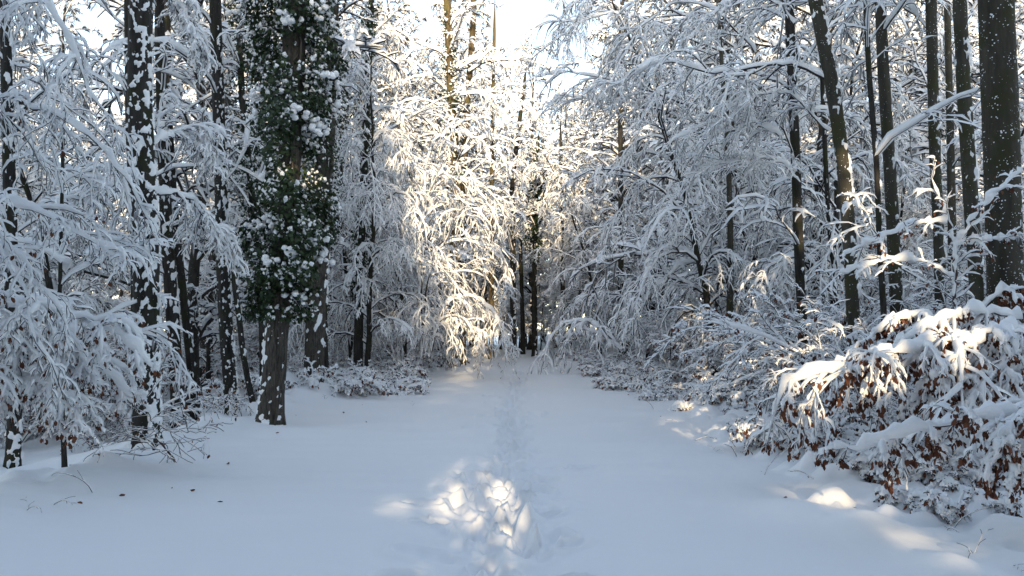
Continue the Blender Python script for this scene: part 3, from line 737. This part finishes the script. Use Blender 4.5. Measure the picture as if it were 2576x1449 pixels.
# ------------------------------------------------------------------ boughs near the camera, thick with snow
rb = np.random.default_rng(5)
def bough_parts(mains, rng, n2=9, n3=7, n4=0, L2=.38, L3=.5, droop2=1.2, droop3=1.3, sw=(.035, .022, .016, .012), sh=(.07, .05, .036, .026), flat=.5, leaf=0, leafsize=.06, ang=.8, K=28, leafcl=3, clump=.42, big=False):
    """mains: list of (picture points with depth [(x, y, depth)...], radius at the root)"""
    P = np.stack([line([at(*p) for p in pts], K) + rng.normal(0, .012, (K, 3)) for pts, _ in mains])
    R = np.stack([np.linspace(r, max(.005, r * .3), K) for _, r in mains])
    lv = [(P, R)]
    lv.append(grow(P, R, n2, .08, 1., L2, ang, 8, rng, droop=droop2, flat=flat, wob=.13, rf=.6, rmin=.004, lt=.45))
    lv.append(grow(*lv[1], n3, .08, 1., L3, .75, 6, rng, droop=droop3, flat=flat + .2, wob=.15, rmin=.0028, lt=.4))
    if n4: lv.append(grow(*lv[2], n4, .1, 1., .5, .7, 4, rng, droop=droop3, flat=.8, wob=.18, rmin=.0022))
    wd, sn = MB(), MB()
    for k, (p, r) in enumerate(lv):
        last = k == len(lv) - 1
        wd.add(*(keels(p, np.maximum(r * 1.25, .33 * sw[k])) if last else tubes(p, r, (7, 5, 4, 3)[k])))
        pr = (PROF7, PROF7 if big else PROF4, PROF4 if big else PROF3, PROF3)[k]
        sn.add(*snow_tubes(p, r, sw[k] + r * .7, sh[k] + r * .5, rng, pr, clump, .42, 0, not (last and pr is PROF3)))
    lb = None
    if leaf:
        p3 = lv[-1][0]; k = rng.choice(len(p3), min(leaf, len(p3)), replace=False); lb = MB()
        base, _ = samp(p3[k], rng.uniform(.4, 1., (len(k), leafcl)))
        lb.add(*leaves(base.reshape(-1, 3) + rng.normal(0, .012, (len(k) * leafcl, 3)), rng, leafsize, .8))
    return wd, sn, lb
def bough_thing(name, label, cat, mains, wood=None, trunk=None, attach=None, **kw):
    wd, sn, lb = bough_parts(mains, rb, **kw)
    if attach:      # a limb of one of the trees already built: part, with its snow as sub-part
        tree = next(q for q in bpy.data.objects if q.get('label', '').startswith(attach))
        p0 = np.array(tree.location)
        for b_ in (wd, sn):
            for v in b_.V: v -= p0
        li = link('limb', wd.mesh('limb', wood or M_TWIG), tree); li['label'] = label
        link('snow_cover', sn.mesh('snow_cover', M_SNOW), li, 'stuff')
        return li
    p0 = at(*mains[0][0][0]) if trunk is None else np.array([trunk[0], trunk[1], gz(*trunk[:2])])
    if trunk is None: p0 = np.array([p0[0], p0[1], gz(p0[0], p0[1])])
    o = thing(name, label, cat, p0)
    L = [('branches' if trunk is None else 'crown', wd, wood or M_TWIG), ('snow_cover', sn, M_SNOW)] + ([('dead_leaves', lb, M_BROWN)] if lb else [])
    if trunk is not None:
        x, y, r, H = trunk; z = gz(x, y); t = np.linspace(0, 1, 40)
        P = np.stack([x + .15 * np.sin(t * 5), y + .1 * np.cos(t * 4), z - .2 + t * H], -1)
        L.append(('trunk', trunk_mesh(P, r * (1 - .7 * t), 16, .06, 3), M_BARKBEECH))
    for nm, b_, m_ in L:
        for v in b_.V: v -= p0
        link(nm, b_.mesh(nm, m_), o, STUFF.get(nm))
    return o

# left edge: a beech standing just outside the picture
bough_thing('beech_tree', 'beech with long drooping snow-thick branches reaching in from the left edge', 'tree', [
    ([(-420, 260, 8.0), (-150, 190, 7.8), (40, 255, 7.6), (170, 300, 7.4), (270, 380, 7.3), (335, 470, 7.2)], .032),
    ([(-420, 560, 8.0), (-120, 460, 7.5), (90, 535, 7.2), (210, 590, 7.1), (320, 660, 7.0)], .026),
    ([(-420, 100, 8.0), (-100, -60, 7.8), (90, -30, 7.6), (170, 90, 7.5), (235, 260, 7.4)], .024),
    ([(-420, 640, 8.0), (-150, 600, 7.4), (0, 600, 7.2), (60, 730, 7.1), (90, 860, 7.1)], .018),
    ], trunk=(-6.9, 8.1, .2, 15), n2=11, n3=8, n4=5, L2=.26, L3=.5, droop2=1.4, droop3=1.5, leaf=110, leafsize=.055, leafcl=1, clump=.55, sw=(.016, .012, .009, .007), sh=(.055, .036, .025, .018))
bough_thing('beech_bush', 'arching beech branch under a thick snow ridge in front of the snow-plastered trunk', 'bush', [
    ([(-120, 950, 8.6), (20, 850, 8.6), (110, 790, 8.6), (230, 800, 8.5), (320, 850, 8.4), (385, 930, 8.4)], .022),
    ([(-120, 900, 8.8), (20, 880, 8.8), (130, 870, 8.8), (260, 930, 8.7), (330, 1000, 8.7)], .016),
    ([(-120, 1000, 8.3), (0, 960, 8.3), (110, 960, 8.3), (210, 1020, 8.2)], .014),
    ([(-60, 800, 8.4), (40, 760, 8.4), (130, 770, 8.4), (190, 850, 8.4), (230, 950, 8.4)], .014),
    ], n2=12, n3=8, n4=5, L2=.32, droop2=1.1, leaf=420, leafsize=.06, leafcl=2, sw=(.045, .024, .015, .011), sh=(.09, .05, .034, .024), wood=M_TWIGR)
bough_thing('branch', 'thick snowy branch arching right from the snow-plastered trunk to the slim trunk', 'branch', [
    ([(385, 488, 11.), (440, 484, 11.3), (490, 510, 11.8), (530, 570, 12.2), (548, 620, 12.4)], .028),
    ([(345, 488, 10.8), (280, 476, 10.8), (210, 484, 11.2), (150, 500, 11.4)], .02),
    ([(385, 360, 10.8), (440, 335, 11.2), (510, 360, 11.6), (545, 410, 12.)], .018),
    ([(380, -40, 10.9), (420, -20, 11.), (470, 60, 11.2), (500, 150, 11.4)], .018),
    ], attach='straight dark trunk plastered', n2=10, n3=8, n4=5, L2=.42, droop2=1.3)
bough_thing('fallen_twigs', 'bare forked twigs with a few brown leaves lying at the foot of the snow-plastered trunk', 'branch', [
    ([(440, 1160, 9.4), (400, 1110, 9.4), (385, 1070, 9.5), (440, 1085, 9.5), (545, 1090, 9.6)], .013),
    ([(440, 1160, 9.4), (380, 1120, 9.3), (320, 1090, 9.2), (260, 1110, 9.1)], .008),
    ([(470, 1010, 9.6), (520, 1000, 9.7), (600, 1010, 9.8)], .006),
    ([(400, 1100, 9.4), (350, 1000, 9.3), (300, 960, 9.2)], .006),
    ], n2=8, n3=6, n4=0, L2=.45, droop2=.2, droop3=.2, leaf=22, leafcl=1, leafsize=.05, sw=(.004, .002, .0015, .001), sh=(.006, .004, .003, .002), wood=M_TWIGR)

# right: brush bent down to the snow
RW = dict(big=True, sw=(.036, .022, .014, .010), sh=(.08, .046, .03, .021), leafsize=.066, leafcl=3, clump=.55, wood=M_TWIGR)
bough_thing('beech_bush', 'beech boughs bowed by thick snow, tips lit by the sun, right of the track', 'bush', [
    ([(2560, 860, 8.6), (2420, 850, 8.4), (2290, 880, 8.2), (2160, 915, 8.0), (2060, 940, 7.9), (1975, 960, 7.9), (1955, 1010, 7.9)], .02),
    ([(2560, 800, 8.8), (2430, 780, 8.6), (2310, 830, 8.4), (2230, 900, 8.3), (2170, 985, 8.2)], .02),
    ([(2600, 930, 8.6), (2460, 900, 8.4), (2360, 950, 8.3), (2290, 1010, 8.2)], .018),
    ([(2600, 840, 8.4), (2500, 830, 8.2), (2420, 880, 8.0), (2350, 960, 7.9)], .018),
    ([(2640, 960, 8.2), (2540, 920, 8.0), (2470, 960, 7.9), (2420, 1040, 7.8)], .016),
    ], n2=12, n3=7, n4=4, L2=.26, L3=.48, droop2=1.4, droop3=1.4, leaf=800, **RW)
bough_thing('beech_bush', 'lowest snow-thick bough with hanging brown leaves at the right edge', 'bush', [
    ([(2680, 1060, 6.4), (2560, 1035, 6.2), (2420, 1055, 6.1), (2290, 1085, 6.0), (2210, 1110, 6.0), (2140, 1130, 6.0)], .018),
    ([(2680, 1120, 6.2), (2580, 1060, 6.0), (2520, 1100, 5.9), (2490, 1180, 5.85)], .014),
    ([(2700, 1100, 6.2), (2620, 1050, 6.0), (2580, 1090, 5.9), (2555, 1190, 5.8)], .014),
    ], n2=11, n3=7, n4=4, L2=.22, L3=.5, droop2=1.2, droop3=1.2, leaf=330, clump=.55, sw=(.034, .02, .013, .010), sh=(.07, .042, .028, .02), leafsize=.06, leafcl=3, wood=M_TWIGR)
bough_thing('beech_bush', 'bush with thick snow and brown leaves in front of the speckled beech trunk', 'bush', [
    ([(2480, 940, 9.3), (2450, 800, 9.3), (2510, 735, 9.2), (2590, 720, 9.1)], .016),
    ([(2480, 940, 9.3), (2400, 820, 9.3), (2300, 790, 9.3), (2220, 820, 9.2), (2150, 880, 9.2)], .016),
    ([(2480, 940, 9.3), (2460, 850, 9.2), (2540, 820, 9.1), (2620, 830, 9.)], .014),
    ([(2420, 960, 9.4), (2330, 860, 9.4), (2240, 850, 9.4), (2140, 890, 9.3), (2080, 940, 9.3)], .014),
    ], n2=10, n3=6, n4=3, L2=.26, droop2=1.3, leaf=700, **{**RW, 'sw': (.034, .02, .013, .0095), 'sh': (.07, .042, .028, .02)})
bough_thing('sapling', 'forked sapling holding a thick wedge of snow in front of the right-hand trunks', 'sapling', [
    ([(2400, 800, 9.9), (2405, 700, 9.9), (2400, 600, 9.9), (2370, 520, 9.9), (2340, 440, 9.9)], .022),
    ([(2405, 640, 9.9), (2440, 560, 9.8), (2500, 490, 9.7), (2576, 420, 9.6)], .012),
    ([(2380, 560, 9.9), (2300, 560, 9.9), (2210, 600, 9.9), (2120, 640, 9.9)], .012),
    ([(2400, 620, 9.9), (2480, 605, 9.8), (2580, 590, 9.7)], .010),
    ([(2400, 700, 9.9), (2330, 660, 9.9), (2230, 650, 9.9), (2110, 690, 9.9)], .010),
    ], n2=7, n3=5, n4=0, L2=.26, droop2=.5, droop3=.6, leaf=90, leafcl=2, leafsize=.055, sw=(.024, .013, .009, .008), sh=(.055, .026, .02, .016), wood=M_TWIGR)

# long limbs over the track
bough_thing('branch', 'long crooked snow-topped limb reaching left from the leaning trunk', 'branch', [
    ([(2090, 205, 13.5), (2010, 165, 13.6), (1930, 160, 13.7), (1850, 180, 13.8), (1790, 188, 13.9), (1720, 160, 14.), (1650, 150, 14.2), (1560, 215, 14.4)], .035),
    ([(2080, 330, 14.0), (1990, 230, 14.1), (1900, 240, 14.2), (1800, 290, 14.3)], .02),
    ([(1960, 340, 14.8), (1880, 300, 14.8), (1780, 310, 14.9), (1680, 360, 15.)], .02),
    ([(2010, 460, 15.2), (1960, 400, 15.2), (1870, 395, 15.3), (1760, 440, 15.4)], .018),
    ([(1920, 560, 15.5), (1880, 440, 15.5), (1900, 320, 15.5), (1850, 200, 15.5)], .02),
    ([(1900, 130, 15.), (1800, 20, 15.), (1700, 0, 15.), (1600, 80, 15.), (1540, 200, 15.)], .02),
    ([(2000, 60, 14.), (1920, -20, 14.), (1820, 10, 14.), (1740, 100, 14.)], .02),
    ], attach='trunk with a yellowish sunlit patch', n2=12, n3=8, n4=3, L2=.36, droop2=1.2, droop3=1.2, sw=(.026, .016, .012, .009), sh=(.065, .035, .026, .02))
bough_thing('forest_tree', 'slender tree whose snow-topped branches hang over the track under the open sky', 'tree', [
    ([(1820, 300, 20.5), (1640, 230, 20.), (1500, 192, 20.), (1420, 180, 20.), (1340, 195, 20.)], .03),
    ([(1820, 130, 20.5), (1640, 60, 20.), (1560, 30, 20.), (1480, 45, 20.), (1400, 100, 20.)], .025),
    ([(1820, 330, 20.6), (1600, 260, 21.5), (1500, 250, 22.), (1420, 240, 22.), (1370, 270, 22.)], .022),
    ], trunk=(4.0 + 1.6, 20.6, .10, 13), n2=10, n3=7, n4=0, L2=.34, droop2=.8)
bough_thing('branch', 'snow-topped limb arching right from the second sunlit stem', 'branch', [
    ([(1180, 180, 33.), (1230, 152, 33.), (1300, 150, 33.), (1370, 165, 33.)], .05),
    ([(1160, 240, 33.), (1230, 230, 33.), (1300, 240, 33.), (1340, 300, 33.)], .04),
    ], attach='second sunlit stem', n2=10, n3=8, n4=4, L2=.4, droop2=.8, sw=(.05, .035, .025, .02), sh=(.11, .07, .05, .04))
bough_thing('sapling', 'arched sapling bent to the ground under snow at the right of the track end', 'sapling', [
    ([(1560, 880, 29.), (1520, 830, 29.), (1470, 806, 29.), (1420, 810, 29.), (1385, 850, 29.), (1360, 905, 29.)], .035),
    ([(1560, 880, 29.), (1510, 840, 29.), (1460, 825, 29.), (1430, 850, 29.), (1410, 900, 29.)], .025),
    ], n2=12, n3=7, n4=0, L2=.36, droop2=2.2, droop3=2., sw=(.06, .035, .025, .02), sh=(.12, .07, .05, .04))
bough_thing('sapling', 'sunlit snow-feathered sapling drooping beside the left of the track end', 'sapling', [
    ([(1060, 900, 26.), (1075, 700, 26.), (1100, 620, 26.), (1160, 600, 26.), (1220, 620, 26.), (1270, 660, 26.), (1290, 730, 26.)], .04),
    ([(1060, 900, 26.), (1060, 560, 26.), (1090, 470, 26.), (1130, 440, 26.), (1190, 460, 26.), (1230, 520, 26.)], .04),
    ([(1060, 900, 26.), (1050, 640, 26.), (1010, 500, 26.), (960, 540, 26.), (930, 640, 26.)], .03),
    ([(1080, 900, 26.), (1120, 760, 26.), (1180, 740, 26.), (1240, 780, 26.), (1280, 860, 26.)], .03),
    ([(1080, 900, 26.), (1100, 820, 26.), (1150, 800, 26.), (1200, 840, 26.), (1220, 890, 26.)], .025),
    ([(1060, 600, 26.), (1070, 420, 26.), (1100, 340, 26.), (1160, 330, 26.), (1220, 370, 26.)], .03),
    ], n2=11, n3=8, n4=4, L2=.36, droop2=1.6, droop3=1.5, sw=(.05, .032, .024, .018), sh=(.10, .06, .045, .034))

# low brush along both edges of the track
rl = np.random.default_rng(91)
def brush(n, side, y0, y1, o0, o1, s0, s1, kinds):
    for i in range(n):
        y = y0 + (y1 - y0) * (i + rl.random()) / n
        off = hw(y, side) + rl.uniform(o0, o1); x = pcx(y) + (off if side == 'right' else -off)
        if -7.2 < x < -3.3 and y < (21.5 if 's' in kinds else 18.5): continue
        k = kinds[i % len(kinds)]; lib, nm, lb = {'l': (LOW[i % 2], 'bramble', 'low snow-buried bramble with brown leaves'), 's': (SHRUB[i % 3], 'beech_bush', 'snowy beech bush with brown leaves')}[k]
        band = 'near stretch' if y < 14 else ('middle stretch' if y < 24 else 'far stretch')
        lb1, _g = unique(lb.split(' with')[0], x, y, f'{lb} on the {band} of the {side} track edge', '')
        place(nm, lb1, 'bush', lib, (x, y, gz(x, y) - .02), rl.uniform(0, 6.28), rl.uniform(s0, s1) * (.5 if k == 's' else 1), f'{lb} on the {band} of the {side} track edge')
brush(20, 'left', 17, 36, .2, 1.0, .6, 1.1, 'l')
brush(14, 'left', 19, 36, 1.2, 2.4, .9, 1.4, 's')
brush(46, 'left', 18, 50, -1.5, .4, .9, 1.5, 'l')
brush(30, 'right', 16, 48, -.8, .5, .8, 1.3, 'l')
brush(6, 'left', 6.8, 11, .5, 1.8, .6, 1.0, 'l')
brush(16, 'right', 12, 34, .5, 1.4, .6, 1.0, 'l')
brush(20, 'right', 10, 34, 2.0, 3.4, 1.1, 1.7, 's')
brush(10, 'right', 7.0, 11, .3, 1.4, .5, .9, 'l')

# bare stalks poking through the snow, leaves dropped on it
def lib_stalk(seed, H, n):
    r_ = np.random.default_rng(seed); K = 8; P = np.zeros((n, K, 3)); d = nrm(np.stack([r_.normal(0, .5, n), r_.normal(0, .3, n), np.ones(n)], -1))
    P[:, 0] = np.stack([r_.normal(0, .04, n), r_.normal(0, .04, n), -.05 + 0 * d[:, 0]], -1); b_ = d[:, 0] * 1.
    for k in range(1, K):
        P[:, k] = P[:, k - 1] + d * H / K * r_.uniform(.8, 1.2); d = d + r_.normal(0, .1, d.shape); d[:, 0] += np.sign(b_) * .12; d[:, 2] -= .22; d = nrm(d)
    R = np.linspace(.0045, .002, K)[None] * np.ones((n, 1)); c = grow(P, R, 3, .3, 1, .4, .7, 4, r_, droop=.3, rmin=.0018)
    wd, sn = MB(), MB(); wd.add(*tubes(P, R, 4)); wd.add(*tubes(*c, 3)); sn.add(*snow_tubes(P, R, .006 + 0 * R, .012 + 0 * R, r_, PROF3, .6))
    return [('stem', wd, M_TWIGR), ('snow_cover', sn, M_SNOW)]
STK = [bake(lib_stalk(400, .45, 1)), bake(lib_stalk(401, .35, 2)), bake(lib_stalk(402, .6, 1))]
for i, (px, py) in enumerate([(1745, 1110), (1790, 1135), (1640, 1030), (1705, 1060), (1850, 1150), (1925, 1190), (2060, 1215), (2380, 1330), (2410, 1290), (2530, 1410), (2455, 1385), (2240, 1245), (1600, 985), (1560, 955), (1515, 945), (120, 1270), (60, 1280), (230, 1235), (320, 1180), (450, 1160), (1030, 1030), (1010, 1000), (820, 1020), (930, 985), (1080, 945)]):
    d_ = ray(px, py); t_ = -1.55 / d_[2]
    for _ in range(4): t_ = (gz(d_[0] * t_, d_[1] * t_) - 1.6) / d_[2]
    x, y = d_[0] * t_, d_[1] * t_
    sd = 'left' if x < 0 else 'right'
    place('dry_stalk', f'thin bare stalk poking out of the snow at the {sd} edge of the track', 'twig', STK[i % 3], (x, y, gz(x, y) - .02), rl.uniform(0, 6.28), rl.uniform(.6, 1.2), f'bare stalks at the {sd} edge of the track')
LF = []
for k in range(3):
    r_ = np.random.default_rng(500 + k); b_ = MB(); b_.add(*leaves(np.zeros((1, 3)), r_, .055, .15)); LF.append(b_.mesh('fallen_leaf', M_BROWN))
for i in range(22):
    x = rl.uniform(-4.4, -2.2) if i % 2 else rl.uniform(2.6, 4.6); y = rl.uniform(8, 20) if i < 14 else rl.uniform(5.5, 9)
    zf = float(ground(np.array([x]), np.array([y]))[0])
    o = link('fallen_leaf', LF[i % 3], None, None, (x, y, zf + .008)); o.rotation_euler = (rl.uniform(-.3, .3), rl.uniform(-.3, .3), rl.uniform(0, 6.28))
    sd = 'left' if i % 2 else 'right'
    o['label'] = f'small brown leaf lying on the snow on the {sd} side of the track'; o['category'] = 'leaf'; o['group'] = f'fallen leaves on the {sd} side of the track'

# ------------------------------------------------------------------ unseen spruces added behind the camera to shade the track, boughs cut for sun gaps
def ray_targets():  # spots to light; added trees lose the boughs that block the sun there
    T = []
    for x, y, r in [(.12, 7.0, .13), (-.1, 8.1, .25), (-.3, 9.4, .20), (.3, 8.0, .1), (-.6, 8.8, .12)]: T.append((x, y, gz(x, y), r))
    for k in range(8): y = 14.0 + k * 2.3; T.append((pcx(y) + hw(y) + .35 + .1 * (k % 2), y, gz(4.5, y) + .2, .30))
    for px, py, d, r in [(2090, 935, 7.9, .05), (1980, 955, 7.9, .04), (2128, 400, 13.5, .10), (770, 430, 13.4, .05), (735, 440, 13.4, .04)]: T.append((*at(px, py, d), r))
    for px, py, r in [(1200, 640, .35), (1160, 760, .35), (1260, 690, .3), (1240, 820, .3), (1110, 520, .35), (1170, 850, .3), (1110, 400, .35), (1180, 480, .35), (1150, 330, .4), (1215, 560, .3)]: T.append((*at(px, py, 26), r))
    for x, y, r in [(2.85, 7.0, .05), (3.1, 6.0, .07)]: T.append((x, y, gz(x, y) + .1, r))
    return [(np.array(t[:3]), t[3]) for t in T]
TG = ray_targets()
def shade_spruce(seed, H):
    rng = np.random.default_rng(seed)
    n = int(H * 12); h = 1.2 + (H - 1.4) * (np.arange(n) / n) ** .85; a = np.arange(n) * 2.4 + rng.normal(0, .3, n)
    L = (H - h) * .22 * rng.uniform(.8, 1.15, n) + .35
    K = 5; P = np.empty((n, K, 3)); P[:, 0] = np.stack([0 * a, 0 * a, h], -1)
    d = np.stack([np.cos(a), np.sin(a), .15 + 0 * a], -1)
    for k in range(1, K):
        P[:, k] = P[:, k - 1] + nrm(d) * (L / (K - 1))[:, None]; d[:, 2] -= .16
    T = tangents(P); S = nrm(np.cross(T, np.broadcast_to(UP, T.shape))); U = np.cross(S, T)
    wd = L[:, None] * np.array([.08, .24, .29, .2, .02])[None] * rng.uniform(.8, 1.3, (n, K)); th = .05 + 0 * wd
    pr = np.array([(-1, -.6), (0, 1.2), (1, -.6), (0, -.4)])
    V = P[:, :, None] + S[:, :, None] * (wd[..., None] * pr[:, 0])[..., None] + U[:, :, None] * (th[..., None] * pr[:, 1])[..., None]
    V[..., 2] += rng.normal(0, .02, V.shape[:3])
    t = np.linspace(0, 1, 10); TP = np.stack([0 * t, 0 * t, t * H - .2], -1)
    tr = trunk_mesh(TP, .2 * (1 - .9 * t), 10, .05, seed)
    return P, wd, V, tr
SPR = [shade_spruce(900, 18.5), shade_spruce(901, 17), shade_spruce(902, 11.5)]
def shade_spruce_meshes(sp, keep=None):
    P, wd, V, tr = sp
    if keep is not None: V = V[keep]
    F = ring_faces(len(V), 5, 4).reshape(len(V), 4, 4, 4)
    sn, nd = MB(), MB()
    sn.add(V, F[:, :, :2].reshape(-1, 4)); nd.add(V, F[:, :, 2:].reshape(-1, 4))
    return [('boughs', nd.mesh('boughs', M_NEEDLE, False)), ('snow_cover', sn.mesh('snow_cover', M_SNOW, True))]
SPM = [shade_spruce_meshes(s) for s in SPR]; TRM = [s[3].mesh('trunk', M_BARKFAR) for s in SPR]
ri = np.random.default_rng(55)
place('young_tree', 'leafy young beech added behind the viewpoint to dapple sunlight, farther one', 'tree', YOUNG[3], (-.5, -4.6, 0), 2., .75)  # two unseen young trees added to break up the sun patch on the track
place('young_tree', 'leafy young beech added behind the viewpoint to dapple sunlight, nearer one', 'tree', YOUNG[1], (.35, -3.4, 0), 1., .62)
for row, (y0, sp_, xa) in enumerate([(-6.5, 2.4, -26), (-9.5, 2.6, -26), (-13, 2.8, -26), (-15.5, 2.3, 1.5), (-18, 2.3, 2.6)]):
    for x0 in np.arange(xa, 20, sp_):
        x, y = x0 + ri.normal(0, .3), y0 + ri.normal(0, .4)
        # along the line of the low sun towards the end of the track the added trees are lower so sun reaches it
        if abs(x + .05) < .8: x = -.05 + math.copysign(.85, x + .05)
        tx = x + (38 - y) * math.tan(SUN_AZ - math.pi)
        low = -4.8 < tx < .4
        k = 2 if low else int(ri.integers(0, 2)); P, wd, V, tr = SPR[k]
        z = gz(x, y); c = np.array([x, y, z]); keep = np.ones(len(P), bool)
        for T, r in TG:
            q = P + c - T; q = q - (q @ SUN)[..., None] * SUN
            keep &= ~((np.linalg.norm(q, axis=-1) < r + wd * .5).any(1))
        o = thing('shade_spruce', 'unseen added tall snowy spruce behind the viewpoint', 'tree', c, 'added shade spruces behind the viewpoint')
        link('trunk', TRM[k], o)
        for nm, me in (SPM[k] if keep.all() else shade_spruce_meshes(SPR[k], keep)): link(nm, me, o)
